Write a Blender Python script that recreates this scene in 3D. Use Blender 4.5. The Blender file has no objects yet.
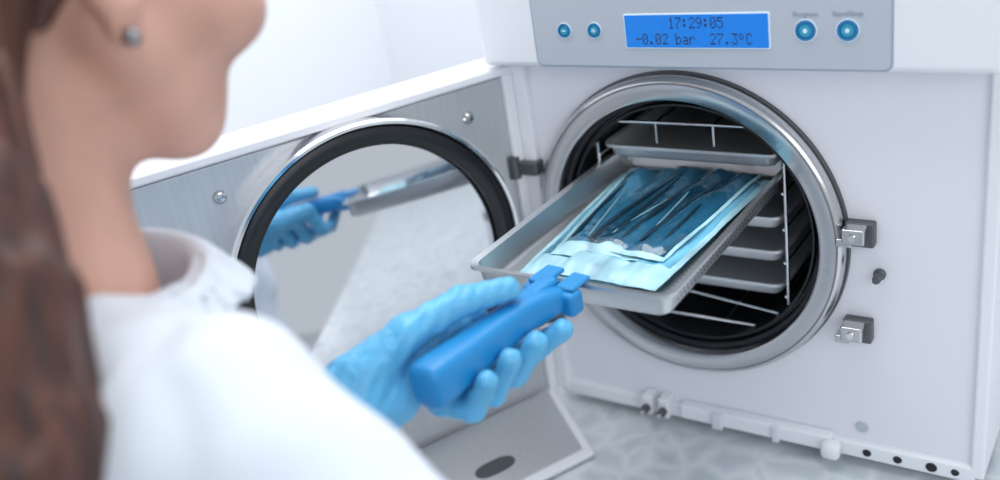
import bpy, bmesh, math, random
import numpy as np
from mathutils import Matrix, Vector, noise
random.seed(4); np.random.seed(4)
S = bpy.context.scene
COL = S.collection
pi = math.pi

# ------------------------------------------------------------------ materials
def mat(name, color, rough=0.5, metal=0.0, bump=0.0, bscale=40.0, stretch=(1,1,1), emis=None, estr=0,
        coat=0.0, sss=0.0, var=0.0, vscale=5.0, aniso=False, spec=0.5, trans=0.0, bdist=0.002):
    m = bpy.data.materials.new(name); m.use_nodes = True
    nt = m.node_tree; b = nt.nodes['Principled BSDF']
    b.inputs['Base Color'].default_value = (*color, 1)
    b.inputs['Roughness'].default_value = rough
    b.inputs['Metallic'].default_value = metal
    b.inputs['Specular IOR Level'].default_value = spec
    b.inputs['Coat Weight'].default_value = coat
    if trans: b.inputs['Transmission Weight'].default_value = trans
    if sss:
        b.inputs['Subsurface Weight'].default_value = sss
        b.inputs['Subsurface Radius'].default_value = (0.012, 0.005, 0.003)
        b.inputs['Subsurface Scale'].default_value = 0.6
    if emis:
        b.inputs['Emission Color'].default_value = (*emis, 1)
        b.inputs['Emission Strength'].default_value = estr
    tc = nt.nodes.new('ShaderNodeTexCoord'); mp = nt.nodes.new('ShaderNodeMapping')
    nt.links.new(tc.outputs['Object'], mp.inputs['Vector'])
    mp.inputs['Scale'].default_value = stretch
    if bump:
        n = nt.nodes.new('ShaderNodeTexNoise'); n.inputs['Scale'].default_value = bscale
        n.inputs['Detail'].default_value = 4
        nt.links.new(mp.outputs[0], n.inputs['Vector'])
        bp = nt.nodes.new('ShaderNodeBump'); bp.inputs['Strength'].default_value = bump
        bp.inputs['Distance'].default_value = bdist
        nt.links.new(n.outputs['Fac'], bp.inputs['Height'])
        nt.links.new(bp.outputs[0], b.inputs['Normal'])
    if var:
        n2 = nt.nodes.new('ShaderNodeTexNoise'); n2.inputs['Scale'].default_value = vscale
        n2.inputs['Detail'].default_value = 3
        nt.links.new(mp.outputs[0], n2.inputs['Vector'])
        r = nt.nodes.new('ShaderNodeValToRGB')
        r.color_ramp.elements[0].position = 0.3; r.color_ramp.elements[1].position = 0.7
        r.color_ramp.elements[0].color = (*[max(0, c*(1-var)) for c in color], 1)
        r.color_ramp.elements[1].color = (*[min(1, c*(1+var)) for c in color], 1)
        nt.links.new(n2.outputs['Fac'], r.inputs[0])
        nt.links.new(r.outputs[0], b.inputs['Base Color'])
    return m

M_white  = mat('painted_white_metal', (0.82,0.82,0.875), 0.28, bump=0.04, bscale=300)
M_whpl   = mat('white_plastic', (0.85,0.86,0.90), 0.25)
M_whbar  = mat('offwhite_plastic', (0.72,0.73,0.78), 0.35)
M_panel  = mat('panel_grey', (0.50,0.54,0.60), 0.4)
M_steel  = mat('brushed_steel', (0.58,0.58,0.59), 0.20, 1.0, bump=0.06, bscale=120)
M_chrome = mat('chrome', (0.78,0.79,0.80), 0.12, 1.0)
M_mirror = mat('polished_door_disc', (0.76,0.77,0.80), 0.05, 1.0)
M_plate  = mat('aluminium_plate', (0.58,0.60,0.63), 0.42, 0.6, bump=0.05, bscale=30, stretch=(30,30,1), var=0.05, vscale=8)
M_tray   = mat('tray_aluminium', (0.62,0.64,0.66), 0.30, 0.9, bump=0.05, bscale=80)
M_rtray  = mat('rack_tray_aluminium', (0.66,0.69,0.72), 0.38, 0.5)
M_black  = mat('rubber_gasket', (0.008,0.010,0.013), 0.35)
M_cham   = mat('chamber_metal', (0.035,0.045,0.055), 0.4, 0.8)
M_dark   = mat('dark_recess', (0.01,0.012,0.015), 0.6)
M_dkmet  = mat('dark_cast_metal', (0.12,0.13,0.14), 0.4, 0.6)
M_perf   = mat('perforation_shadow', (0.03,0.035,0.04), 0.7)
M_lcd    = mat('lcd_blue', (0.005,0.10,0.45), 0.25, emis=(0.006,0.20,0.60), estr=0.6)
M_lcdtx  = mat('lcd_text', (0.02,0.05,0.18), 0.5)
M_btn    = mat('button_blue', (0.01,0.18,0.42), 0.3)
M_btnl   = mat('button_ring', (0.03,0.33,0.52), 0.35)
M_btnw   = mat('button_print', (0.7,0.85,0.95), 0.5)
M_label  = mat('label_print', (0.33,0.40,0.50), 0.5)
M_blue   = mat('blue_handle_plastic', (0.012,0.24,0.56), 0.38, bump=0.1, bscale=200)
M_glove  = mat('nitrile_glove', (0.11,0.44,0.72), 0.36, bump=0.9, bscale=60, sss=0.08, bdist=0.004, var=0.12, vscale=30)
M_paper  = mat('pouch_paper', (0.37,0.63,0.77), 0.28, bump=0.6, bscale=26, var=0.45, vscale=15, stretch=(2.4,0.8,1), bdist=0.004)
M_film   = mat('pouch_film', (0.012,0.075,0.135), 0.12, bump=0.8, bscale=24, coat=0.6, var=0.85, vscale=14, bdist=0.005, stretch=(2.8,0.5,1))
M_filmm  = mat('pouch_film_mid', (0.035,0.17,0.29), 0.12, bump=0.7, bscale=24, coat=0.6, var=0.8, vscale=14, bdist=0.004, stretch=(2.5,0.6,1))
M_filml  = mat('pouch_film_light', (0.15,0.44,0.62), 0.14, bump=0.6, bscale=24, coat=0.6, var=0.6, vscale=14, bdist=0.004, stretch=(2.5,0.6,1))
M_inst   = mat('instrument_steel', (0.025,0.07,0.11), 0.25, 0.6)
M_inst2  = mat('instrument_steel_bright', (0.30,0.54,0.66), 0.3, 0.5)
M_skin   = mat('skin', (0.65,0.365,0.28), 0.48, sss=0.2, var=0.12, vscale=18, bump=0.25, bscale=180)
M_coat   = mat('lab_coat_cotton', (0.72,0.77,0.84), 0.85, bump=0.15, bscale=500, bdist=0.001)
M_trous  = mat('trouser_cloth', (0.10,0.13,0.20), 0.9)
M_shoe   = mat('shoe_rubber', (0.7,0.7,0.72), 0.5)
M_wall   = mat('wall_paint', (0.84,0.855,0.89), 0.8, bump=0.03, bscale=200)
M_walll  = mat('wall_paint_side', (0.85,0.865,0.895), 0.8, bump=0.03, bscale=200)
M_floor  = mat('floor_vinyl', (0.55,0.56,0.58), 0.4, var=0.08)
M_cab    = mat('cabinet_laminate', (0.78,0.80,0.83), 0.4)
M_earr   = mat('silver_earring', (0.30,0.30,0.32), 0.2, 1.0)
M_eye    = mat('eye_white', (0.8,0.8,0.8), 0.2)
M_iris   = mat('iris', (0.10,0.06,0.03), 0.2)
M_hairl  = mat('brown_hair_highlight', (0.26,0.11,0.06), 0.35)

M_hair = bpy.data.materials.new('brown_hair'); M_hair.use_nodes = True
nt = M_hair.node_tree; b = nt.nodes['Principled BSDF']; b.inputs['Roughness'].default_value = 0.42
tc = nt.nodes.new('ShaderNodeTexCoord'); mp = nt.nodes.new('ShaderNodeMapping'); mp.inputs['Scale'].default_value = (60,60,4)
n = nt.nodes.new('ShaderNodeTexNoise'); n.inputs['Scale'].default_value = 2.0; n.inputs['Detail'].default_value = 5
r = nt.nodes.new('ShaderNodeValToRGB')
r.color_ramp.elements[0].position = .3; r.color_ramp.elements[0].color = (0.012,0.006,0.005,1)
r.color_ramp.elements[1].position = .78; r.color_ramp.elements[1].color = (0.16,0.055,0.033,1)
bp = nt.nodes.new('ShaderNodeBump'); bp.inputs['Strength'].default_value = 0.8; bp.inputs['Distance'].default_value = 0.004
nt.links.new(tc.outputs['Object'], mp.inputs[0]); nt.links.new(mp.outputs[0], n.inputs['Vector'])
nt.links.new(n.outputs['Fac'], r.inputs[0]); nt.links.new(r.outputs[0], b.inputs['Base Color'])
nt.links.new(n.outputs['Fac'], bp.inputs['Height']); nt.links.new(bp.outputs[0], b.inputs['Normal'])

M_count = bpy.data.materials.new('counter_stone'); M_count.use_nodes = True
nt = M_count.node_tree; b = nt.nodes['Principled BSDF']; b.inputs['Roughness'].default_value = 0.22
tc = nt.nodes.new('ShaderNodeTexCoord')
nz = nt.nodes.new('ShaderNodeTexNoise'); nz.inputs['Scale'].default_value = 14; nz.inputs['Detail'].default_value = 3
mx = nt.nodes.new('ShaderNodeMix'); mx.data_type = 'VECTOR'; mx.inputs['Factor'].default_value = 0.05
vo = nt.nodes.new('ShaderNodeTexVoronoi'); vo.feature = 'DISTANCE_TO_EDGE'; vo.inputs['Scale'].default_value = 30
vc = nt.nodes.new('ShaderNodeTexVoronoi'); vc.inputs['Scale'].default_value = 30
r = nt.nodes.new('ShaderNodeValToRGB'); r.color_ramp.elements[0].position = 0.0; r.color_ramp.elements[0].color = (0.74,0.78,0.81,1)
r.color_ramp.elements[1].position = 0.30; r.color_ramp.elements[1].color = (0.58,0.63,0.67,1)
m2 = nt.nodes.new('ShaderNodeMix'); m2.data_type = 'RGBA'; m2.blend_type = 'OVERLAY'; m2.inputs['Factor'].default_value = 0.18
bw = nt.nodes.new('ShaderNodeRGBToBW')
nt.links.new(tc.outputs['Object'], nz.inputs['Vector']); nt.links.new(tc.outputs['Object'], mx.inputs['A'])
nt.links.new(nz.outputs['Color'], mx.inputs['B'])
nt.links.new(mx.outputs['Result'], vo.inputs['Vector']); nt.links.new(mx.outputs['Result'], vc.inputs['Vector'])
nt.links.new(vo.outputs['Distance'], r.inputs[0]); nt.links.new(vc.outputs['Color'], bw.inputs[0])
nt.links.new(r.outputs[0], m2.inputs['A']); nt.links.new(bw.outputs[0], m2.inputs['B'])
nt.links.new(m2.outputs['Result'], b.inputs['Base Color'])

# ------------------------------------------------------------------ mesh helpers
def empty(name, loc=(0,0,0), rot=(0,0,0), parent=None):
    o = bpy.data.objects.new(name, None); COL.objects.link(o)
    o.location = loc; o.rotation_euler = rot; o.empty_display_size = 0.05
    if parent: o.parent = parent
    return o
def mk(name, verts, faces, m, parent=None, smooth=False, bevel=0, seg=3):
    me = bpy.data.meshes.new(name)
    me.from_pydata([tuple(map(float,v)) for v in verts], [], [tuple(int(i) for i in f) for f in faces]); me.update()
    if smooth:
        me.polygons.foreach_set('use_smooth', [True]*len(me.polygons))
    o = bpy.data.objects.new(name, me); COL.objects.link(o)
    for mm in (m if isinstance(m, (list,tuple)) else [m]): me.materials.append(mm)
    if parent: o.parent = parent
    if bevel:
        md = o.modifiers.new('bevel','BEVEL'); md.width = bevel; md.segments = seg; md.limit_method = 'ANGLE'
        md.angle_limit = math.radians(35)
        me.polygons.foreach_set('use_smooth', [True]*len(me.polygons))
        md.harden_normals = True
    return o
def box(name, x0,x1,y0,y1,z0,z1, m, parent=None, bevel=0.002, seg=3):
    v = [(x0,y0,z0),(x1,y0,z0),(x1,y1,z0),(x0,y1,z0),(x0,y0,z1),(x1,y0,z1),(x1,y1,z1),(x0,y1,z1)]
    f = [(0,3,2,1),(4,5,6,7),(0,1,5,4),(1,2,6,5),(2,3,7,6),(3,0,4,7)]
    return mk(name, v, f, m, parent, bevel=bevel, seg=seg)
def lathe(name, prof, cx, cz, m, parent=None, n=128, smooth=True, axis='y', matidx=None, closed=False, cy=0, split=32):
    V=[];F=[]
    for (r,a) in prof:
        for i in range(n):
            t = 2*pi*i/n
            if axis=='y': V.append((cx+r*math.cos(t), a, cz+r*math.sin(t)))
            else: V.append((cx+r*math.cos(t), cy+r*math.sin(t), a))
    k=len(prof); mi=[]
    for j in range(k-1 if not closed else k):
        jn=(j+1)%k
        for i in range(n):
            i2=(i+1)%n
            F.append((j*n+i, jn*n+i, jn*n+i2, j*n+i2)); mi.append(matidx[j] if matidx else 0)
    o = mk(name, V, F, m, parent, smooth=False)
    o.data.polygons.foreach_set('material_index', mi)
    bm=bmesh.new(); bm.from_mesh(o.data); bmesh.ops.recalc_face_normals(bm, faces=bm.faces); 
    bm.to_mesh(o.data); bm.free()
    if smooth:
        o.data.polygons.foreach_set('use_smooth',[True]*len(o.data.polygons))
        md=o.modifiers.new('es','EDGE_SPLIT'); md.split_angle=math.radians(split)
    return o
def rounded_rect(w, h, r, n=6):
    pts=[]
    for (sx,sz,a0) in ((1,1,0),(-1,1,pi/2),(-1,-1,pi),(1,-1,3*pi/2)):
        for i in range(n+1):
            a=a0+pi/2*i/n
            pts.append((sx*(w/2-r)+r*math.cos(a), sz*(h/2-r)+r*math.sin(a)))
    return pts
def rr_plate(name, x0,x1,z0,z1,r,yf,yb,m,parent=None,bevel=0.001):
    pts=rounded_rect(x1-x0,z1-z0,r); cx=(x0+x1)/2; cz=(z0+z1)/2; n=len(pts)
    V=[(cx+p[0],yf,cz+p[1]) for p in pts]+[(cx+p[0],yb,cz+p[1]) for p in pts]
    F=[tuple(range(n)), tuple(range(2*n-1,n-1,-1))]+[(i,n+i,n+(i+1)%n,(i+1)%n) for i in range(n)]
    o=mk(name,V,F,m,parent,bevel=bevel,seg=2)
    bm=bmesh.new(); bm.from_mesh(o.data); bmesh.ops.recalc_face_normals(bm, faces=bm.faces); bm.to_mesh(o.data); bm.free()
    return o
def wire(name, pts, rad, m, parent=None, cyclic=False, smooth=False, radii=None):
    cu=bpy.data.curves.new(name,'CURVE'); cu.dimensions='3D'; cu.bevel_depth=rad; cu.bevel_resolution=3; cu.use_fill_caps=True
    sets = pts if isinstance(pts[0][0],(tuple,list,Vector)) else [pts]
    for P in sets:
        sp=cu.splines.new('NURBS' if smooth else 'POLY'); sp.points.add(len(P)-1)
        for i,p in enumerate(P):
            sp.points[i].co=(*p,1)
            if radii: sp.points[i].radius=radii[i]
        sp.use_cyclic_u=cyclic
        if smooth: sp.order_u=4; sp.use_endpoint_u=True; sp.resolution_u=6
    o=bpy.data.objects.new(name,cu); COL.objects.link(o); cu.materials.append(m)
    if parent: o.parent=parent
    return o
def text(name, s, x, y, z, size, m, parent=None, ax='LEFT', space=1.0, sx=1.0):
    cu=bpy.data.curves.new(name,'FONT'); cu.body=s; cu.size=size; cu.align_x=ax; cu.align_y='CENTER'
    cu.extrude=0.0002; cu.space_character=space
    o=bpy.data.objects.new(name,cu); COL.objects.link(o); cu.materials.append(m)
    o.location=(x,y,z); o.rotation_euler=(pi/2,0,0); o.scale=(sx,1,1)
    if parent: o.parent=parent
    return o
def loft(name, secs, m, parent=None, n=28, p=2.6, sub=0):
    V=[];F=[]
    for c,ux,uz,a,b in secs:
        c=Vector(c);ux=Vector(ux).normalized();uz=Vector(uz).normalized()
        for i in range(n):
            t=2*pi*i/n; ct=math.cos(t); st=math.sin(t)
            V.append(c+ux*(a*math.copysign(abs(ct)**(2/p),ct))+uz*(b*math.copysign(abs(st)**(2/p),st)))
    k=len(secs)
    for j in range(k-1):
        for i in range(n):
            F.append((j*n+i,j*n+(i+1)%n,(j+1)*n+(i+1)%n,(j+1)*n+i))
    F.append(tuple(range(n-1,-1,-1))); F.append(tuple(range((k-1)*n,k*n)))
    o=mk(name,V,F,m,parent,smooth=True)
    bm=bmesh.new(); bm.from_mesh(o.data); bmesh.ops.recalc_face_normals(bm, faces=bm.faces); bm.to_mesh(o.data); bm.free()
    if sub:
        md=o.modifiers.new('s','SUBSURF'); md.levels=sub; md.render_levels=sub
    return o

# ------------------------------------------------------------------ SDF tools
def surface_nets(F, o, h):
    nx,ny,nz=F.shape
    acc=np.zeros((nx-1,ny-1,nz-1,3),np.float32); cnt=np.zeros((nx-1,ny-1,nz-1),np.float32)
    def sl(c): return F[c[0]:nx-1+c[0], c[1]:ny-1+c[1], c[2]:nz-1+c[2]]
    for ax in range(3):
        oth=[a for a in range(3) if a!=ax]
        for a in (0,1):
            for b_ in (0,1):
                c0=[0,0,0]; c0[oth[0]]=a; c0[oth[1]]=b_; c1=list(c0); c1[ax]=1
                A=sl(c0);B=sl(c1); m=((A<0)!=(B<0))
                d=np.where(m,A-B,1); t=np.where(m,A/d,0)
                acc[...,ax]+=t; acc[...,oth[0]]+=m*a; acc[...,oth[1]]+=m*b_; cnt+=m
    act=cnt>0
    idx=-np.ones(cnt.shape,np.int64); idx[act]=np.arange(act.sum())
    ijk=np.argwhere(act).astype(np.float32)
    V=(acc[act]/cnt[act][:,None]+ijk)*h+np.array(o,np.float32)
    Q=[]
    for ax in range(3):
        b1=(ax+1)%3; b2=(ax+2)%3
        s0=[slice(None)]*3; s1=[slice(None)]*3; s0[ax]=slice(0,-1); s1[ax]=slice(1,None)
        A=F[tuple(s0)];B=F[tuple(s1)]
        m=(A<0)!=(B<0); g=np.argwhere(m)
        ok=(g[:,b1]>=1)&(g[:,b2]>=1)&(g[:,b1]<F.shape[b1]-1)&(g[:,b2]<F.shape[b2]-1); g=g[ok]
        ins=A[g[:,0],g[:,1],g[:,2]]<0
        def I(d1,d2):
            q=g.copy(); q[:,b1]+=d1; q[:,b2]+=d2; return idx[q[:,0],q[:,1],q[:,2]]
        q=np.stack([I(-1,-1),I(0,-1),I(0,0),I(-1,0)],1)
        q[~ins]=q[~ins][:,::-1]; Q.append(q)
    return V,np.concatenate(Q)
class Grid:
    def __init__(s,lo,hi,h):
        s.lo=np.array(lo,np.float32); s.h=h
        n=[int((hi[i]-lo[i])/h)+1 for i in range(3)]
        ax=[(lo[i]+h*np.arange(n[i])).astype(np.float32) for i in range(3)]
        s.X,s.Y,s.Z=np.meshgrid(*ax,indexing='ij')
    def cap(s,a,b,ra,rb=None):
        rb=ra if rb is None else rb
        a=np.array(a,np.float32); d=np.array(b,np.float32)-a; L=float(d@d)+1e-9
        px=s.X-a[0];py=s.Y-a[1];pz=s.Z-a[2]
        t=np.clip((px*d[0]+py*d[1]+pz*d[2])/L,0,1)
        return np.sqrt((px-t*d[0])**2+(py-t*d[1])**2+(pz-t*d[2])**2)-(ra+(rb-ra)*t)
    def ell(s,c,r,R=None):
        px=s.X-c[0];py=s.Y-c[1];pz=s.Z-c[2]
        if R is not None:
            R=np.array(R,np.float32)
            qx=px*R[0,0]+py*R[1,0]+pz*R[2,0]; qy=px*R[0,1]+py*R[1,1]+pz*R[2,1]; qz=px*R[0,2]+py*R[1,2]+pz*R[2,2]
            px,py,pz=qx,qy,qz
        k0=np.sqrt((px/r[0])**2+(py/r[1])**2+(pz/r[2])**2)
        k1=np.sqrt((px/r[0]**2)**2+(py/r[1]**2)**2+(pz/r[2]**2)**2)+1e-6
        return k0*(k0-1)/k1
    def mesh(s,F,name,m,parent=None,smooth_it=0):
        V,Q=surface_nets(F.astype(np.float32),s.lo,s.h)
        o=mk(name,V.tolist(),Q.tolist(),m,parent,smooth=True)
        if smooth_it:
            md=o.modifiers.new('sm','SMOOTH'); md.factor=0.5; md.iterations=smooth_it
        return o
def smin(a,b,k):
    h=np.maximum(k-np.abs(a-b),0)/k
    return np.minimum(a,b)-h*h*k*0.25
def smax(a,b,k): return -smin(-a,-b,k)

# ------------------------------------------------------------------ room
box('floor',-0.9,2.2,-2.6,0.60,-0.95,-0.90,M_floor,bevel=0)
box('wall_back',-0.9,2.2,0.55,0.60,-0.90,1.7,M_wall,bevel=0)
box('wall_left',-0.90,-0.84,-2.6,0.55,-0.90,1.7,M_walll,bevel=0)
ct=empty('counter')
box('worktop',-0.838,1.6,-0.41,0.548,-0.04,0.0,M_count,ct,0.004)
box('base_cabinet',-0.838,1.6,-0.36,0.548,-0.80,-0.04,M_cab,ct,0.002)
box('plinth',-0.838,1.6,-0.32,0.548,-0.899,-0.80,M_dkmet,ct,0.002)
for i in range(4):
    x=-0.82+i*0.6
    box('cabinet_door_%d'%(i+1),x,x+0.59,-0.378,-0.361,-0.79,-0.06,M_cab,ct,0.003)
    box('cabinet_pull_%d'%(i+1),x+0.2,x+0.39,-0.392,-0.378,-0.12,-0.105,M_steel,ct,0.003)

# ------------------------------------------------------------------ autoclave
AC=empty('autoclave')
CX,CZ=0.0,0.245
XL,XR=-0.172,0.276
def plate_hole(name,x0,x1,z0,z1,cx,cz,r,yf,yb,m,parent,bevel=0.003,n=96):
    ang=[2*pi*i/n for i in range(n)]
    for (x,z) in ((x0,z0),(x1,z0),(x1,z1),(x0,z1)):
        a=math.atan2(z-cz,x-cx)%(2*pi)
        j=min(range(len(ang)),key=lambda q:abs(ang[q]-a)); ang[j]=a
    V=[];F=[];N=n
    def outer(a):
        c,s=math.cos(a),math.sin(a); t=1e9
        if c>1e-9:t=min(t,(x1-cx)/c)
        if c<-1e-9:t=min(t,(x0-cx)/c)
        if s>1e-9:t=min(t,(z1-cz)/s)
        if s<-1e-9:t=min(t,(z0-cz)/s)
        return cx+t*c,cz+t*s
    for y in (yf,yb):
        for a in ang: V.append((cx+r*math.cos(a),y,cz+r*math.sin(a)))
        for a in ang:
            p=outer(a); V.append((p[0],y,p[1]))
    for i in range(N):
        j=(i+1)%N
        F.append((i,N+i,N+j,j))
        F.append((2*N+i,2*N+j,3*N+j,3*N+i))
        F.append((N+i,3*N+i,3*N+j,N+j))
        F.append((i,j,2*N+j,2*N+i))
    o=mk(name,V,F,m,parent,bevel=bevel)
    bm=bmesh.new(); bm.from_mesh(o.data); bmesh.ops.recalc_face_normals(bm, faces=bm.faces); bm.to_mesh(o.data); bm.free()
    return o
plate_hole('housing',XL,XR,0.018,0.497,CX,CZ,0.150,0.0,0.48,M_white,AC,0.004)
box('housing_back',XL+0.004,XR-0.004,0.47,0.485,0.022,0.49,M_white,AC,0.002)
box('front_border_hinge_side',XL-0.006,XL+0.010,-0.008,0.10,0.018,0.415,M_whpl,AC,0.003)
box('front_border_lock_side',XR-0.004,XR+0.008,-0.006,0.10,0.018,0.415,M_whpl,AC,0.003)
box('front_bottom_lip',XL,XR,-0.006,0.02,0.012,0.030,M_whpl,AC,0.003)
for i,(x,y) in enumerate(((-0.14,0.03),(0.245,0.03),(-0.14,0.45),(0.245,0.45))):
    lathe('foot_%d'%(i+1),[(0.0,0.0),(0.016,0.0),(0.018,0.004),(0.018,0.02),(0.0,0.02)],x,0,M_black,AC,32,axis='z',cy=y)
lathe('door_flange',[(0.150,0.02),(0.158,0.005),(0.1605,-0.006),(0.1600,-0.013),(0.1575,-0.0165),(0.1555,-0.0175),(0.1545,-0.0160),
     (0.1535,-0.0175),(0.1415,-0.0180),(0.1385,-0.0165),(0.1370,-0.012),(0.1365,0.004)],CX,CZ,M_steel,AC,160)
lathe('flange_outer_seal',[(0.1605,-0.004),(0.1620,-0.004),(0.1625,0.001)],CX,CZ,M_dkmet,AC,160)
lathe('flange_groove',[(0.1368,0.001),(0.1335,0.0015),(0.1325,0.010),(0.1295,0.010),(0.1285,0.002),(0.1265,0.002),(0.1255,0.010),(0.125,0.05)],CX,CZ,M_black,AC,128)
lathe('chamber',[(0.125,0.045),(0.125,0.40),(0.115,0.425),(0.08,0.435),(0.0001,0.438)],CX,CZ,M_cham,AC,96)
PY=-0.030
hv=box('control_head',-0.196,0.284,PY,0.20,0.4165,0.505,M_whpl,AC,0.007,4)
rr_plate('control_plate_edge',-0.1285,0.2045,0.4185,0.4905,0.007,PY-0.0008,PY+0.002,M_label,AC,0.0004)
rr_plate('control_plate',-0.127,0.203,0.4200,0.489,0.006,PY-0.0016,PY+0.002,M_panel,AC,0.0006)
rr_plate('lcd_frame',-0.0295,0.1065,0.4370,0.4690,0.002,PY-0.0026,PY,M_btnw,AC,0.0006)
rr_plate('lcd_screen',-0.0280,0.1050,0.4384,0.4676,0.001,PY-0.0032,PY,M_lcd,AC,0.0003)
GL={'1':"00100 01100 00100 00100 00100 00100 01110",'7':"11111 00001 00010 00100 01000 01000 01000",
':':"00000 01100 01100 00000 01100 01100 00000",'2':"01110 10001 00001 00010 00100 01000 11111",
'9':"01110 10001 10001 01111 00001 00010 01100",'0':"01110 10001 10011 10101 11001 10001 01110",
'5':"11111 10000 11110 00001 00001 10001 01110",'-':"00000 00000 00000 11111 00000 00000 00000",
'.':"00000 00000 00000 00000 00000 01100 01100",'b':"10000 10000 10110 11001 10001 10001 11110",
'a':"00000 00000 01110 00001 01111 10001 01111",'r':"00000 00000 10110 11001 10000 10000 10000",
'3':"11111 00010 00100 00010 00001 10001 01110",'\u00b0':"01100 10010 10010 01100 00000 00000 00000",
'C':"01110 10001 10000 10000 10000 10001 01110",' ':"00000 00000 00000 00000 00000 00000 00000"}
def lcdtext(name,s,x,z,px,pz,y):
    V=[];F=[]
    for ci,ch in enumerate(s):
        rows=GL[ch].split()
        for r_,row in enumerate(rows):
            for c_,v in enumerate(row):
                if v=='1':
                    x0=x+(ci*6+c_)*px; z1=z+(3.5-r_)*pz; b0=len(V)
                    V+= [(x0,y,z1-pz*0.94),(x0+px*0.97,y,z1-pz*0.94),(x0+px*0.97,y,z1),(x0,y,z1)]
                    F.append((b0,b0+1,b0+2,b0+3))
    return mk(name,V,F,M_lcdtx,AC)
lcdtext('lcd_time','17:29:05',0.0150,0.4605,0.00108,0.00142,PY-0.0034)
lcdtext('lcd_readings','-0.02 bar  27.3\u00b0C',-0.0180,0.4462,0.00108,0.00142,PY-0.0034)
def button(nm,x,z,r,sym):
    lathe(nm+'_ring',[(r*0.72,PY-0.002),(r*0.74,PY-0.0034),(r*0.98,PY-0.0034),(r,PY-0.001)],x,z,M_btn,AC,48)
    lathe(nm+'_bezel',[(r*1.0,PY-0.001),(r*1.03,PY-0.0024),(r*1.16,PY-0.0024),(r*1.18,PY)],x,z,M_btnw,AC,48)
    lathe(nm+'_cap',[(0.0001,PY-0.0032),(r*0.6,PY-0.0032),(r*0.74,PY-0.002)],x,z,M_btnl,AC,48)
    if sym=='-': box(nm+'_symbol',x-r*0.3,x+r*0.3,PY-0.0037,PY-0.003,z-r*0.08,z+r*0.08,M_btnw,AC,0)
    if sym=='+':
        box(nm+'_symbol_a',x-r*0.3,x+r*0.3,PY-0.0037,PY-0.003,z-r*0.08,z+r*0.08,M_btnw,AC,0)
        box(nm+'_symbol_b',x-r*0.08,x+r*0.08,PY-0.0037,PY-0.003,z-r*0.3,z+r*0.3,M_btnw,AC,0)
    if sym=='o': lathe(nm+'_symbol',[(0.0001,PY-0.0036),(r*0.22,PY-0.0036),(r*0.24,PY-0.003)],x,z,M_btnw,AC,24)
button('button_minus',-0.093,0.454,0.0066,'-')
button('button_plus',-0.0608,0.454,0.0066,'+')
button('button_program',0.1358,0.4528,0.0083,'o')
button('button_start',0.1697,0.4528,0.0083,'o')
text('label_program','Program',0.1358,PY-0.0019,0.4662,0.0060,M_label,AC,'CENTER')
text('label_start','Start/Stop',0.1697,PY-0.0019,0.4662,0.0060,M_label,AC,'CENTER')
def clasp(nm,x,z):
    box(nm+'_base',x-0.013,x+0.013,-0.010,0.001,z-0.013,z+0.011,M_dkmet,AC,0.002)
    box(nm+'_jaw',x-0.012,x+0.008,-0.024,-0.008,z-0.005,z+0.010,M_steel,AC,0.002)
    box(nm+'_tongue',x-0.018,x-0.004,-0.020,-0.008,z-0.010,z-0.002,M_steel,AC,0.0015)
    lathe(nm+'_pin',[(0.0001,-0.027),(0.003,-0.027),(0.0035,-0.024),(0.0035,-0.02)],x-0.002,z+0.003,M_chrome,AC,20)
clasp('lock_clasp_upper',0.172,0.262); clasp('lock_clasp_lower',0.170,0.162)
lathe('lock_pin',[(0.0001,-0.016),(0.003,-0.016),(0.004,-0.013),(0.004,-0.004),(0.0055,-0.003),(0.0055,0.001)],0.188,0.220,M_dkmet,AC,24)
lathe('round_port',[(0.0001,-0.0015),(0.006,-0.0015),(0.0065,0.0)],0.172,0.047,M_panel,AC,32)
for i,(x,z,r) in enumerate(((0.178,0.021,0.0035),(0.207,0.021,0.0035),(0.238,0.021,0.0045),(0.259,0.021,0.003))):
    o=lathe('vent_hole_%d'%(i+1),[(0.0001,-0.0072),(r,-0.0072),(r+0.0008,-0.006)],x,z,M_dark,AC,24)
for i,x in enumerate((-0.056,-0.036)):
    box('drain_valve_block_%d'%(i+1),x-0.006,x+0.006,-0.018,0.0,0.016,0.040,M_whpl,AC,0.002)
    lathe('drain_valve_knob_%d'%(i+1),[(0.0001,-0.026),(0.004,-0.026),(0.005,-0.023),(0.005,-0.016)],x,0.026,M_dkmet,AC,24)
    lathe('drain_valve_nozzle_%d'%(i+1),[(0.0001,-0.030),(0.0022,-0.030),(0.0022,-0.026)],x,0.026,M_chrome,AC,16)
box('drain_bar',-0.018,0.145,-0.014,0.0,0.018,0.036,M_whpl,AC,0.003)
loft('drain_bar_knob',[((0.137,-0.016,0.024),(0,1,0),(0,0,1),0.006,0.007),((0.140,-0.016,0.024),(0,1,0),(0,0,1),0.009,0.010),
     ((0.152,-0.016,0.024),(0,1,0),(0,0,1),0.009,0.010),((0.155,-0.016,0.024),(0,1,0),(0,0,1),0.006,0.007)],M_whpl,AC)
box('drain_bar_clip_1',0.02,0.032,-0.019,-0.012,0.017,0.036,M_whbar,AC,0.002)
box('drain_bar_clip_2',0.085,0.093,-0.018,-0.012,0.017,0.036,M_whbar,AC,0.002)

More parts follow.
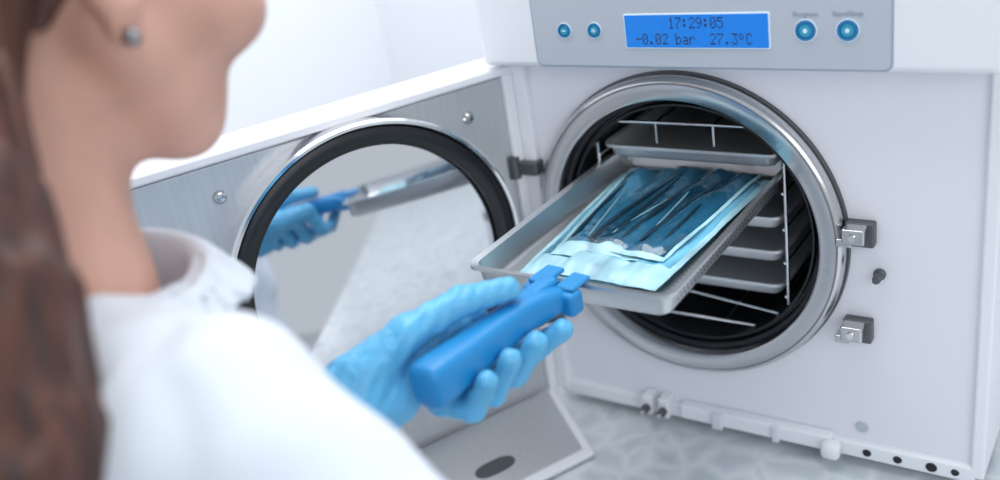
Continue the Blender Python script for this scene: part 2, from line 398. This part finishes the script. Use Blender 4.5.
hw=0.098
fr=[(-hw,0.165),(-hw,0.335),(-0.084,0.3495),(0.075,0.3495),(0.098,0.320),(0.098,0.160),(0.082,0.135),(-0.082,0.135)]
for k,y in enumerate((0.014,0.18,0.34)):
    wire('rack_hoop_%d'%(k+1),[(x,y,z) for x,z in fr],0.0019,M_chrome,AC,cyclic=True)
lv=[0.308,0.281,0.2435,0.2075,0.1705]
rails=[]
for z in lv:
    for sx in (-1,1):
        rails.append([(sx*0.096,0.012,z+0.004),(sx*0.096,0.35,z+0.004)])
for x in (-0.03,0.03): rails.append([(x,0.014,0.3495),(x,0.34,0.3495)])
for x in (-0.03,0.03): rails.append([(x,0.014,0.135),(x,0.34,0.135)])
wire('rack_rails',rails,0.0015,M_chrome,AC)
wire('rack_cross_wires',[[(-0.03,0.014,0.3495),(-0.03,0.014,0.328)],[(0.03,0.014,0.3495),(0.03,0.014,0.328)],[(-0.098,0.014,0.175),(0.098,0.014,0.152)]],0.0014,M_chrome,AC)
def tray(name,x0,x1,y0,y1,z0,h,m,parent,rim=0.004,holes=False):
    t=0.0012
    def loop(ins,z,rad):
        cx=(x0+x1)/2; cy=(y0+y1)/2
        return [(cx+p[0],cy+p[1],z) for p in rounded_rect(x1-x0-2*ins,y1-y0-2*ins,max(rad,0.001),5)]
    loops=[loop(0.010,z0,0.006),loop(0.007,z0+0.0006,0.008),loop(0.0045,z0+0.003,0.009),loop(0.002,z0+h-0.001,0.011),loop(-rim,z0+h,0.013),loop(-rim,z0+h-0.003,0.013)]
    n=len(loops[0]); V=[v for L in loops for v in L]; F=[tuple(range(n))]
    for j in range(len(loops)-1):
        for i in range(n): F.append((j*n+i,(j+1)*n+i,(j+1)*n+(i+1)%n,j*n+(i+1)%n))
    o=mk(name,V,F,m,parent,smooth=True)
    md=o.modifiers.new('so','SOLIDIFY'); md.thickness=t; md.offset=-1
    md=o.modifiers.new('es','EDGE_SPLIT'); md.split_angle=math.radians(40)
    return o
for i,z in enumerate(lv):
    if i==1: continue
    tray('rack_tray_%d'%(i+1),-0.091,0.091,0.016,0.33,z,0.015,M_rtray,AC,0.003)

# ------------------------------------------------------------------ door (modelled closed, then swung open)
DR=empty('door_assembly',(-0.185,-0.004,0),(0,0,math.radians(-116.2)),AC)
DW=0.440; z0d,z1d=0.016,0.412
box('door_shell',-0.004,DW,-0.050,-0.003,z0d-0.004,z1d,M_white,DR,0.005,4)
box('door_inner_plate',0.010,DW-0.012,-0.004,0.0,z0d+0.004,z1d-0.012,M_plate,DR,0.0015)
box('door_top_flange',-0.004,DW,-0.006,0.009,z1d-0.009,z1d+0.001,M_whpl,DR,0.003)
box('door_hinge_flange',-0.004,0.010,-0.006,0.007,z0d,z1d-0.004,M_whpl,DR,0.003)
box('door_edge_flange',DW-0.012,DW,-0.006,0.009,z0d,z1d-0.004,M_whpl,DR,0.003)
def ledge_poly(inset):
    return [(0.004+inset,0.004+inset*0.2),(0.034+inset*0.8,0.128-inset),(DW-inset,0.128-inset),(DW-inset,0.004+inset*0.2)]
def slab(name,poly,zf,th,m,parent,bevel=0.002):
    n=len(poly); V=[(x,y,zf(y)) for x,y in poly]+[(x,y,zf(y)-th) for x,y in poly]
    F=[tuple(range(n)),tuple(range(2*n-1,n-1,-1))]+[(i,n+i,n+(i+1)%n,(i+1)%n) for i in range(n)]
    o=mk(name,V,F,m,parent,bevel=bevel)
    bm=bmesh.new(); bm.from_mesh(o.data); bmesh.ops.recalc_face_normals(bm, faces=bm.faces); bm.to_mesh(o.data); bm.free()
    return o
zf=lambda y:0.019-0.010*(y/0.128)
slab('door_ledge',ledge_poly(0),zf,0.006,M_whpl,DR,0.002)
slab('door_ledge_plate',ledge_poly(0.010),lambda y:zf(y)+0.0015,0.003,M_plate,DR,0.0008)
ov=[(0.133+0.024*math.copysign(abs(math.cos(a))**0.7,math.cos(a)),0.084+0.011*math.sin(a)) for a in [2*pi*i/32 for i in range(32)]]
slab('door_ledge_grip_hole',ov,lambda y:zf(y)+0.002,0.002,M_dkmet,DR,0)
DC=0.186
DD=empty('door_disc_mount',(DC,0.002,CZ),(math.radians(1.0),0,0),DR)
lathe('door_disc_rim',[(0.150,-0.006),(0.159,-0.006),(0.1600,0.008),(0.1595,0.022),(0.1575,0.0245),(0.1545,0.0245),(0.1530,0.022),(0.1525,0.008)],0,0,M_chrome,DD,160)
lathe('door_gasket',[(0.1530,0.010),(0.1515,0.0205),(0.147,0.0225),(0.139,0.0220),(0.1335,0.0195),(0.1325,0.000)],0,0,M_black,DD,128)
MD=empty('mirror_disc_mount',(0,0.003,0),(math.radians(2.4),0,math.radians(-0.5)),DD)
lathe('door_mirror_disc_edge',[(0.1320,0.001),(0.1310,0.0098)],0,0,M_chrome,MD,160)
prof=[(r_,0.0158-0.0058*(r_/0.131)**2) for r_ in [0.1312-0.00525*i for i in range(25)]+[0.0001]]
lathe('door_mirror_disc',prof,0,0,M_mirror,MD,192)
for i,(u,z) in enumerate(((0.054,0.369),(0.318,0.369),(0.054,0.085),(0.318,0.085))):
    lathe('door_bolt_%d'%(i+1),[(0.0001,0.0045),(0.004,0.0040),(0.0062,0.002),(0.0068,0.0)],u,z,M_steel,DR,32)
for i,z in enumerate((0.302,0.120)):
    box('hinge_bracket_%d'%(i+1),-0.184,-0.158,-0.016,0.0,z-0.009,z+0.006,M_dkmet,AC,0.002)
    lathe('hinge_barrel_%d'%(i+1),[(0.0001,z-0.014),(0.0065,z-0.013),(0.0065,z+0.011),(0.0001,z+0.012)],-0.187,0,M_dkmet,AC,24,axis='z',cy=-0.014)

# ------------------------------------------------------------------ pulled tray
TR=empty('instrument_tray')
TX0,TX1,TY0,TY1,TZ=-0.092,0.092,-0.234,0.060,0.282
tray('tray_pan',TX0,TX1,TY0,TY1,TZ,0.023,M_tray,TR,0.004)
V=[];F=[]
def disc(c,ux,uy,r,n=8):
    b0=len(V); c=Vector(c);ux=Vector(ux);uy=Vector(uy)
    for i in range(n): V.append(c+ux*r*math.cos(2*pi*i/n)+uy*r*math.sin(2*pi*i/n))
    F.append(tuple(range(b0,b0+n)))
for j in range(40):
    y=TY0+0.022+j*0.0066
    for row,zz in enumerate((0.0072,0.0125,0.0178)):
        xw=0.0875+0.0025*(zz-0.003)/0.019
        disc((xw-0.0017,y+0.003*(row%2),TZ+zz),(0,1,0),(0.13,0,0.99),0.0011)
        disc((xw+0.0017,y+0.003*(row%2),TZ+zz),(0,1,0),(0.13,0,0.99),0.0011)
    for q in range(2):
        disc((0.0785-0.006*q,y+0.003*q,TZ+0.0016),(1,0,0),(0,1,0),0.0011)
mk('tray_perforations',V,F,M_perf,TR)

def pouch(name,cx,cy,w,l,ang,z,seed,film,bord=0.009,front=0.02,back=0.01,puff=0.0034):
    P=empty(name,(cx,cy,z),(0,0,ang))
    nx,ny=56,90; V=[];F=[];mi=[]
    for j in range(ny+1):
        for i in range(nx+1):
            u=i/nx*2-1; v=j/ny*2-1
            x=u*w/2; y=v*l/2
            e=max(0,min(1,(1-abs(u))*w/2/0.014))*max(0,min(1,(1-abs(v))*l/2/0.016)); e=e*e*(3-2*e)
            h=puff*e+0.0022*e*noise.noise(Vector((x*60,y*14,seed)))*2+0.0006*noise.noise(Vector((x*120,y*90,seed+4)))
            h+=0.0012*noise.noise(Vector((x*30,y*22,seed+9)))+0.001
            V.append((x,y,h))
    for j in range(ny):
        for i in range(nx):
            a=j*(nx+1)+i; F.append((a,a+1,a+nx+2,a+nx+1))
            x=((i+.5)/nx-.5)*w; y=((j+.5)/ny-.5)*l
            inside = abs(x)<w/2-bord and y>-l/2+front and y<l/2-back
            mi.append(1 if inside else 0)
    o=mk('pouch_sheet',V,F,[M_paper,film],P,smooth=True)
    o.data.polygons.foreach_set('material_index',mi)
    return P
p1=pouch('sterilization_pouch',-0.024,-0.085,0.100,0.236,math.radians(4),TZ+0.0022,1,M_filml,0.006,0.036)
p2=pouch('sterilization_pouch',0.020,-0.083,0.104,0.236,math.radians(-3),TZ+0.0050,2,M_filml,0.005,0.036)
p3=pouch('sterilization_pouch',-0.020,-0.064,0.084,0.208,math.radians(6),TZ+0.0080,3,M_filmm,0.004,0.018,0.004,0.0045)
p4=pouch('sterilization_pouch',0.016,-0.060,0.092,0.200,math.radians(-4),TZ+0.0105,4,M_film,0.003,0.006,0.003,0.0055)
def instrument(name,parent,x,y0,y1,z,r,tilt=0,m=None):
    L=y1-y0; P=[(x+tilt*(t-0.5)*L,y0+t*L,z+0.0008*math.sin(pi*t)) for t in (0,0.06,0.12,0.3,0.5,0.6,0.72,0.86,0.95,1.0)]
    rr=[0.3,0.8,1,0.85,1,1,0.6,0.45,0.3,0.2]
    wire(name,P,r,m or M_inst,parent,radii=rr)
for k,(x,y0,y1,t,r_,mm) in enumerate(((-0.030,-0.070,0.075,0.06,0.0020,M_inst),(-0.019,-0.082,0.070,-0.06,0.0023,M_inst),(-0.012,-0.076,0.020,0.14,0.0012,M_inst2),
     (-0.003,-0.084,0.074,0.02,0.0026,M_inst),(0.006,-0.060,0.080,-0.10,0.0012,M_inst2),(0.017,-0.080,0.066,0.06,0.0023,M_inst),(0.029,-0.074,0.070,-0.05,0.0020,M_inst))):
    instrument('dental_instrument_%d'%(k+1),p4,x,y0,y1,0.0060,r_,t,mm)
for k,(x,y0,y1,t,r_,mm) in enumerate(((-0.030,-0.075,0.07,0.03,0.0022,M_inst),(-0.020,-0.078,0.06,-0.04,0.0012,M_inst2))):
    instrument('dental_probe_%d'%(k+1),p3,x,y0,y1,0.0050,r_,t,mm)

# ------------------------------------------------------------------ blue tray handle
TH=empty('tray_lifting_handle')
HS=0.0035
A=Vector((-0.004+HS,-0.238,0.2990)); B=Vector((-0.023+HS,-0.396,0.2975))
d=(A-B).normalized(); side=d.cross(Vector((0,0,1))).normalized(); up=side.cross(d).normalized()
def hs(t,a,b,dz=0): return (B+(A-B)*t+up*dz,side,up,a,b)
loft('grip',[hs(-0.022,0.008,0.010),hs(-0.016,0.0118,0.0140),hs(-0.004,0.0140,0.0168),hs(0.02,0.0150,0.0180),hs(0.10,0.0152,0.0180),hs(0.20,0.0145,0.0168,0.0005),hs(0.30,0.0135,0.0155,0.001),hs(0.5,0.0128,0.0142,0.002),
      hs(0.68,0.0130,0.0135,0.002),hs(0.78,0.0155,0.0135,0.001),hs(0.86,0.0175,0.0120,0.0),hs(0.93,0.0175,0.010,-0.001),hs(0.965,0.015,0.008,-0.001)],M_blue,TH,40,3.2)
def tbox(name,x0,x1,y0,y1,z0,z1,bv=0.002):
    R=Matrix((side,d,up)).transposed()
    V=[A+R@Vector(v) for v in [(x0,y0,z0),(x1,y0,z0),(x1,y1,z0),(x0,y1,z0),(x0,y0,z1),(x1,y0,z1),(x1,y1,z1),(x0,y1,z1)]]
    return mk(name,V,[(0,3,2,1),(4,5,6,7),(0,1,5,4),(1,2,6,5),(2,3,7,6),(3,0,4,7)],M_blue,TH,bevel=bv)
tbox('claw_back',-0.026,0.026,-0.020,-0.0025,-0.014,0.007,0.005)
tbox('claw_top',-0.022,-0.004,-0.014,0.014,0.0064,0.0110,0.0022)
tbox('claw_top_b',0.006,0.023,-0.014,0.012,0.0064,0.0105,0.0022)
tbox('claw_thumb_stop',-0.010,0.006,-0.036,-0.006,0.006,0.015,0.0045)

# ------------------------------------------------------------------ woman
W=empty('woman')
g=Grid((-0.165,-0.500,0.208),(0.044,-0.260,0.359),0.0014)
MCP=[(-0.0490,-0.302,0.302),(-0.0530,-0.325,0.299),(-0.0535,-0.347,0.292),(-0.0515,-0.367,0.285)]
PIP=[(-0.0385,-0.290,0.268),(-0.0405,-0.316,0.263),(-0.0415,-0.341,0.261),(-0.0405,-0.365,0.261)]
DIP=[(-0.0095,-0.283,0.264),(-0.0090,-0.311,0.2605),(-0.0110,-0.338,0.2595),(-0.0125,-0.363,0.260)]
TIP=[( 0.0155,-0.273,0.283),( 0.0100,-0.303,0.2870),( 0.0065,-0.333,0.2890),( 0.0040,-0.361,0.2875)]
RAD=[0.0102,0.0110,0.0106,0.0096]
fing=[]
for i in range(4):
    r=RAD[i]
    f=g.cap(MCP[i],PIP[i],r*1.10,r*1.02); f=smin(f,g.cap(PIP[i],DIP[i],r*1.02,r*0.97),0.004); f=smin(f,g.cap(DIP[i],TIP[i],r*0.98,r*0.86),0.003)
    fing.append(f)
Fm=fing[0]
for f in fing[1:]: Fm=smin(Fm,f,0.0012)
WR=(-0.086,-0.427,0.282)
palm=g.cap(MCP[0],(-0.082,-0.410,0.296),0.0130,0.018)
for i in (1,2,3): palm=smin(palm,g.cap(MCP[i],(-0.081,-0.414,0.289-0.004*i),0.0130,0.0175),0.010)
palm=smin(palm,g.ell((-0.064,-0.388,0.275),(0.018,0.036,0.023)),0.008)
palm=smin(palm,g.cap((-0.080,-0.415,0.287),WR,0.025,0.0265),0.012)
palm=smin(palm,g.cap(WR,(-0.145,-0.455,0.264),0.0265,0.033),0.012)
T0=(-0.074,-0.408,0.304);T1=(-0.053,-0.372,0.3225);T2=(-0.0335,-0.329,0.3295);T3=(-0.0145,-0.294,0.3250)
th=g.cap(T0,T1,0.0180,0.0142); th=smin(th,g.cap(T1,T2,0.0132,0.0115),0.005); th=smin(th,g.cap(T2,T3,0.0116,0.0096),0.004)
hand=smin(palm,th,0.010); hand=smin(hand,Fm,0.004)
Bn=np.array(B-Vector((HS,0,0)),np.float32); dn=np.array(d,np.float32); sn=np.array(side,np.float32); un=np.array(up,np.float32)
qx=(g.X-Bn[0])*sn[0]+(g.Y-Bn[1])*sn[1]+(g.Z-Bn[2])*sn[2]
qy=(g.X-Bn[0])*dn[0]+(g.Y-Bn[1])*dn[1]+(g.Z-Bn[2])*dn[2]
qz=(g.X-Bn[0])*un[0]+(g.Y-Bn[1])*un[1]+(g.Z-Bn[2])*un[2]
def wr(cx,cy,cz,s): return np.exp(-((g.X-cx)**2+(g.Y-cy)**2+(g.Z-cz)**2)/(s*s))
hand=hand+0.0010*np.sin(g.Y*560+g.Z*260+2*np.sin(g.X*90))*wr(-0.100,-0.430,0.282,0.036)+0.0009*np.sin(g.X*420-g.Z*360+g.Y*120)*wr(-0.055,-0.375,0.312,0.032)+0.0003*np.sin(g.X*500-g.Z*300+g.Y*290)
hz=np.interp(qy.ravel(),[0.0,0.016,0.032,0.05,0.08,0.11],[0.0180,0.0180,0.0170,0.0160,0.0155,0.0152]).reshape(qy.shape)
hx=np.interp(qy.ravel(),[0.0,0.016,0.032,0.05,0.08,0.11],[0.0152,0.0152,0.0145,0.0135,0.0128,0.0130]).reshape(qy.shape)
bx=np.maximum(np.maximum(np.abs(qx)-hx,np.abs(qz-0.0005)-hz),np.maximum(-0.004-qy,qy-0.14))
hand=smax(hand,-bx,0.002)
ho=g.mesh(hand,'left_hand_glove',M_glove,W,2); ho.location=(HS,0,0)
del g,hand,palm,th,Fm,fing,qx,qy,qz,bx,hz,hx
# right hand relaxed, low in front of her hip (local +y = finger direction)
g=Grid((-0.06,-0.06,-0.05),(0.06,0.20,0.05),0.0025)
rh=g.cap((0,-0.03,0),(0,0.012,0),0.025,0.022)
for i in range(4):
    x=-0.027+i*0.018
    rh=smin(rh,g.cap((0,0.012,0),(x,0.078,-0.002),0.015,0.011),0.010)
    L=[0.070,0.082,0.078,0.062][i]
    f=smin(g.cap((x,0.078,-0.002),(x*1.05,0.078+L*0.55,-0.010),0.0095,0.0088),g.cap((x*1.05,0.078+L*0.55,-0.010),(x*1.05,0.078+L*0.92,-0.026),0.0088,0.0076),0.003)
    rh=smin(rh,f,0.003)
rh=smin(rh,smin(g.cap((-0.008,0.020,-0.004),(-0.040,0.055,-0.014),0.014,0.011),g.cap((-0.040,0.055,-0.014),(-0.045,0.092,-0.022),0.0105,0.0088),0.004),0.006)
ro=g.mesh(rh,'right_hand_glove',M_glove,W,1)
ro.matrix_world=Matrix.Translation((0.148,-0.505,-0.022))@Matrix.Rotation(math.radians(-80),4,'X')
del g,rh

# --- lab coat
RS=(-0.004,-0.584,0.386); LS=(-0.292,-0.500,0.400)
RE=(0.195,-0.545,0.225); LE=(-0.262,-0.505,0.175)
RW=(0.148,-0.509,-0.005); LW=(-0.136,-0.4485,0.266)
yaw=math.radians(-12)
Rz=np.array([[math.cos(yaw),-math.sin(yaw),0],[math.sin(yaw),math.cos(yaw),0],[0,0,1]],np.float32)
g=Grid((-0.42,-0.78,-0.50),(0.28,-0.38,0.52),0.005)
c=g.ell((-0.135,-0.575,0.26),(0.150,0.098,0.19),Rz)
c=smin(c,g.ell((-0.135,-0.570,0.06),(0.130,0.095,0.20),Rz),0.06)
c=smin(c,g.cap((-0.135,-0.575,-0.05),(-0.135,-0.575,-0.44),0.135,0.175)*1.0,0.06)
c=smin(c,g.cap((-0.14,-0.568,0.400),RS,0.046,0.056),0.04)
c=smin(c,g.cap((-0.14,-0.568,0.400),LS,0.046,0.054),0.04)
c=smin(c,g.cap(RS,RE,0.056,0.054),0.03)
c=smin(c,g.cap(LS,LE,0.056,0.050),0.03)
c=smin(c,g.cap(LE,LW,0.048,0.038),0.02)
c=smin(c,g.cap(RE,RW,0.054,0.034),0.02)
c=c+0.0040*np.sin(g.X*38+g.Z*46+3*np.sin(g.Y*15))+0.0020*np.sin(g.Z*62-g.X*55+g.Y*40)
def gz(cx,cy,cz,s): return np.exp(-((g.X-cx)**2+(g.Y-cy)**2+(g.Z-cz)**2)/(s*s))
# drapery: sharp-valleyed folds running across sleeve head and upper arm
ph=(g.X*0.95+g.Z*0.35)*62+1.6*np.sin(g.Z*26+g.Y*20)
c=c+0.0120*gz(0.055,-0.585,0.38,0.085)*(0.5-np.abs(np.sin(ph)))
ph2=(g.X*0.5-g.Y*0.9+g.Z*0.4)*58+1.5*np.sin(g.X*24)
c=c+0.0100*gz(-0.035,-0.615,0.425,0.070)*(0.5-np.abs(np.sin(ph2)))
# armhole seam
sp=(g.X-0.012)+0.35*(g.Z-0.40)
c=c+0.0035*np.exp(-(sp/0.0045)**2)*gz(0.012,-0.585,0.42,0.09)
c=smax(c,-g.cap((-0.172,-0.505,0.58),(-0.140,-0.560,0.405),0.055,0.062),0.008)
ax=g.cap((-0.178,-0.495,0.58),(-0.138,-0.562,0.370),0.060,0.078)
col=np.abs(ax)-0.0050
zz=g.Z+0.10*(g.Y+0.565)+0.05*(g.X+0.14)
col=smax(col,zz-0.443,0.006); col=np.maximum(col,0.385-g.Z)
c=smin(c,col,0.010)
# turned-down collar leaf
ax2=np.sqrt((g.X+0.1465)**2+(g.Y+0.556)**2)-(0.078+(0.450-g.Z)*0.75)
leaf=np.abs(ax2)-0.0045
leaf=smax(leaf,zz-0.447,0.004); leaf=smax(leaf,(0.412+0.02*np.sin(np.arctan2(g.Y+0.556,g.X+0.1465)*1.0+2.6))-g.Z,0.004)
c=smin(c,leaf,0.003)
c=np.maximum(c,-(g.Z+0.49))
co=g.mesh(c,'lab_coat',M_coat,W,2)
del g,c,col,ax,zz,ph,ph2,sp,ax2,leaf
g=Grid((-0.36,-0.78,-0.90),(0.10,-0.42,-0.30),0.010)
l=np.minimum(g.cap((-0.22,-0.575,-0.32),(-0.23,-0.60,-0.88),0.075,0.055),g.cap((-0.05,-0.585,-0.32),(-0.04,-0.61,-0.88),0.075,0.055))
l=np.maximum(l,-(g.Z+0.88)); g.mesh(l,'trousers',M_trous,W,1)
s=None
for x in (-0.23,-0.04):
    q=smin(g.ell((x,-0.56,-0.875),(0.045,0.13,0.03)),g.ell((x,-0.61,-0.855),(0.04,0.06,0.05)),0.03)
    s=q if s is None else np.minimum(s,q)
s=np.maximum(s,-(g.Z+0.889)); g.mesh(s,'shoes',M_shoe,W,1)
del g,l,s

# --- head
HO=Vector((-0.149,-0.487,0.612)); HSC=1.09
az=math.radians(80); pt=math.radians(-19)
Fw=Vector((math.cos(az)*math.cos(pt),math.sin(az)*math.cos(pt),math.sin(pt)))
Rt=Fw.cross(Vector((0,0,1))).normalized(); Up=Rt.cross(Fw).normalized()
HM=Matrix(((Rt.x,Fw.x,Up.x,HO.x),(Rt.y,Fw.y,Up.y,HO.y),(Rt.z,Fw.z,Up.z,HO.z),(0,0,0,1)))@Matrix.Scale(HSC,4)
Hi=HM.inverted()
def tl(p): v=Hi@Vector(p); return (v.x,v.y,v.z)
g=Grid((-0.12,-0.20,-0.25),(0.12,0.15,0.16),0.0025)
f=g.ell((0,-0.012,0.048),(0.074,0.092,0.086))
f=smin(f,g.ell((0,0.040,-0.005),(0.062,0.052,0.080)),0.03)
f=smin(f,g.ell((0,0.048,-0.060),(0.047,0.042,0.034)),0.03)
for s in (-1,1):
    f=smin(f,g.cap((s*0.058,0.004,-0.030),(s*0.026,0.064,-0.080),0.016,0.015),0.022)
    f=smin(f,g.ell((s*0.042,0.066,-0.012),(0.027,0.032,0.028)),0.015)
    f=smin(f,g.cap((s*0.012,0.084,0.040),(s*0.045,0.066,0.040),0.010,0.009),0.012)
f=smin(f,g.ell((0,0.068,-0.082),(0.017,0.016,0.015)),0.02)
for s in (-1,1): f=smax(f,-g.ell((s*0.031,0.100,0.022),(0.015,0.013,0.010)),0.012)
f=smin(f,g.cap((0,0.088,0.026),(0,0.110,-0.006),0.006,0.0095),0.010)
f=smin(f,g.ell((0,0.108,-0.009),(0.016,0.010,0.008)),0.006)
f=smin(f,g.ell((0,0.084,-0.042),(0.021,0.010,0.006)),0.005)
f=smin(f,g.ell((0,0.081,-0.053),(0.018,0.010,0.007)),0.004)
n0=tl((-0.160,-0.530,0.56)); n1=tl((-0.142,-0.562,0.430)); n2=tl((-0.140,-0.568,0.38))
f=smin(f,g.cap(n0,n1,0.046,0.050),0.03)
f=smin(f,g.cap(n1,n2,0.050,0.058),0.02)
for s in (-1,1):
    R=Matrix.Rotation(s*math.radians(-22),3,'Z')@Matrix.Rotation(math.radians(12),3,'X')
    e=g.ell((s*0.078,-0.008,0.006),(0.0085,0.018,0.031),np.array(R))
    e=smax(e,-g.ell((s*0.087,-0.005,0.008),(0.0085,0.0125,0.022),np.array(R)),0.003)
    e=smin(e,g.ell((s*0.0765,0.000,-0.024),(0.0055,0.009,0.011)),0.006)
    e=smin(e,g.ell((s*0.0770,0.008,0.002),(0.005,0.004,0.006)),0.004)
    f=smin(f,e,0.005)
hd=g.mesh(f,'head_and_neck',M_skin,W,2); hd.matrix_world=HM
del g,f
for s in (-1,1):
    bpy.ops.mesh.primitive_uv_sphere_add(segments=24,ring_count=16,radius=0.0125)
    e=bpy.context.object; e.name='eyeball'; e.data.materials.append(M_eye); e.parent=W; e.matrix_world=HM@Matrix.Translation((s*0.031,0.078,0.022))
    bpy.ops.object.shade_smooth()
    bpy.ops.mesh.primitive_uv_sphere_add(segments=24,ring_count=16,radius=0.0060)
    e=bpy.context.object; e.name='iris'; e.data.materials.append(M_iris); e.parent=W; e.matrix_world=HM@Matrix.Translation((s*0.031,0.0855,0.021))
bpy.ops.mesh.primitive_uv_sphere_add(segments=24,ring_count=16,radius=0.0046)
e=bpy.context.object; e.name='earring'; e.data.materials.append(M_earr); e.parent=W; e.matrix_world=HM@Matrix.Translation((0.083,0.001,-0.031)); bpy.ops.object.shade_smooth()

# --- hair
g=Grid((-0.20,-0.25,-0.36),(0.24,0.12,0.17),0.0035)
h=g.ell((0,-0.020,0.052),(0.083,0.101,0.096))
h=smax(h,-(g.ell((0,0.090,-0.020),(0.105,0.078,0.105))),0.015)
h=smax(h,-(g.ell((0,0.030,-0.055),(0.12,0.060,0.085))),0.012)
h=smin(h,g.cap((0.045,-0.062,0.03),(0.052,-0.082,-0.050),0.032,0.032),0.03)
pw=[(-0.115,-0.605,0.590),(-0.088,-0.628,0.545),(-0.055,-0.645,0.490),(-0.036,-0.662,0.430),(-0.036,-0.678,0.350),(-0.045,-0.690,0.270)]
pr=[0.045,0.043,0.041,0.040,0.036,0.024]
pl=[tl(p) for p in pw]
for i in range(len(pl)-1): h=smin(h,g.cap(pl[i],pl[i+1],pr[i]/HSC,pr[i+1]/HSC),0.03)
h=h+0.002*np.sin(g.X*260+g.Y*120)+0.0015*np.sin(g.Y*330-g.X*90)
ha=g.mesh(h,'hair',M_hair,W,1); ha.matrix_world=HM
del g,h
strands=[[],[]]
for k in range(230):
    a=random.uniform(0,2*pi); rr=random.uniform(0.75,1.14); P=[]
    for i,p in enumerate(pw):
        r_=pr[i]*rr*(1+0.12*math.sin(i*1.3+k))
        aa=a+0.25*math.sin(i*0.9+k*0.7)
        P.append((p[0]+r_*math.cos(aa),p[1]+r_*math.sin(aa)*0.9,p[2]+0.3*r_*math.sin(aa)))
    P.append((P[-1][0]+random.uniform(-.01,.01),P[-1][1],P[-1][2]-random.uniform(.01,.05)))
    strands[1 if k%5==0 else 0].append(P)
wire('hair_strands',strands[0],0.0009,M_hair,W,smooth=True)
wire('hair_strands_light',strands[1],0.0009,M_hairl,W,smooth=True)

# ------------------------------------------------------------------ camera
C=Vector((0.395,-0.830,0.666))
right=Vector((0.827,0.542,-0.150)).normalized(); fwd=Vector((-0.551,0.728,-0.407)).normalized()
upv=right.cross(fwd).normalized(); right=fwd.cross(upv).normalized()
cam=bpy.data.cameras.new('camera'); co_=bpy.data.objects.new('camera',cam); COL.objects.link(co_)
co_.matrix_world=Matrix(((right.x,upv.x,-fwd.x,C.x),(right.y,upv.y,-fwd.y,C.y),(right.z,upv.z,-fwd.z,C.z),(0,0,0,1)))
cam.sensor_width=36; cam.lens=35.64; cam.clip_start=0.02
cam.dof.use_dof=True; cam.dof.focus_distance=0.88; cam.dof.aperture_fstop=2.2
S.camera=co_

# ------------------------------------------------------------------ light
w=bpy.data.worlds.new('world'); S.world=w; w.use_nodes=True
bg=w.node_tree.nodes['Background']; bg.inputs[0].default_value=(0.86,0.93,1.0,1); bg.inputs[1].default_value=0.70
def area(nm,loc,tgt,size,e,col=(1,1,1),sy=None):
    l=bpy.data.lights.new(nm,'AREA'); l.size=size; l.energy=e; l.color=col
    if sy: l.shape='RECTANGLE'; l.size_y=sy
    o=bpy.data.objects.new(nm,l); COL.objects.link(o); o.location=loc
    o.rotation_euler=(Vector(tgt)-Vector(loc)).to_track_quat('-Z','Y').to_euler()
area('ceiling_light',(-0.1,0.0,1.65),(-0.1,0.0,0),1.1,18,(0.98,0.99,1.0))
area('side_fill_light',(1.7,-1.4,1.2),(0,-0.1,0.2),1.3,12,(0.95,0.975,1.0))  # added area light from the open right side, no window modelled there
S.view_settings.view_transform='Standard'
bpy.context.view_layer.update()
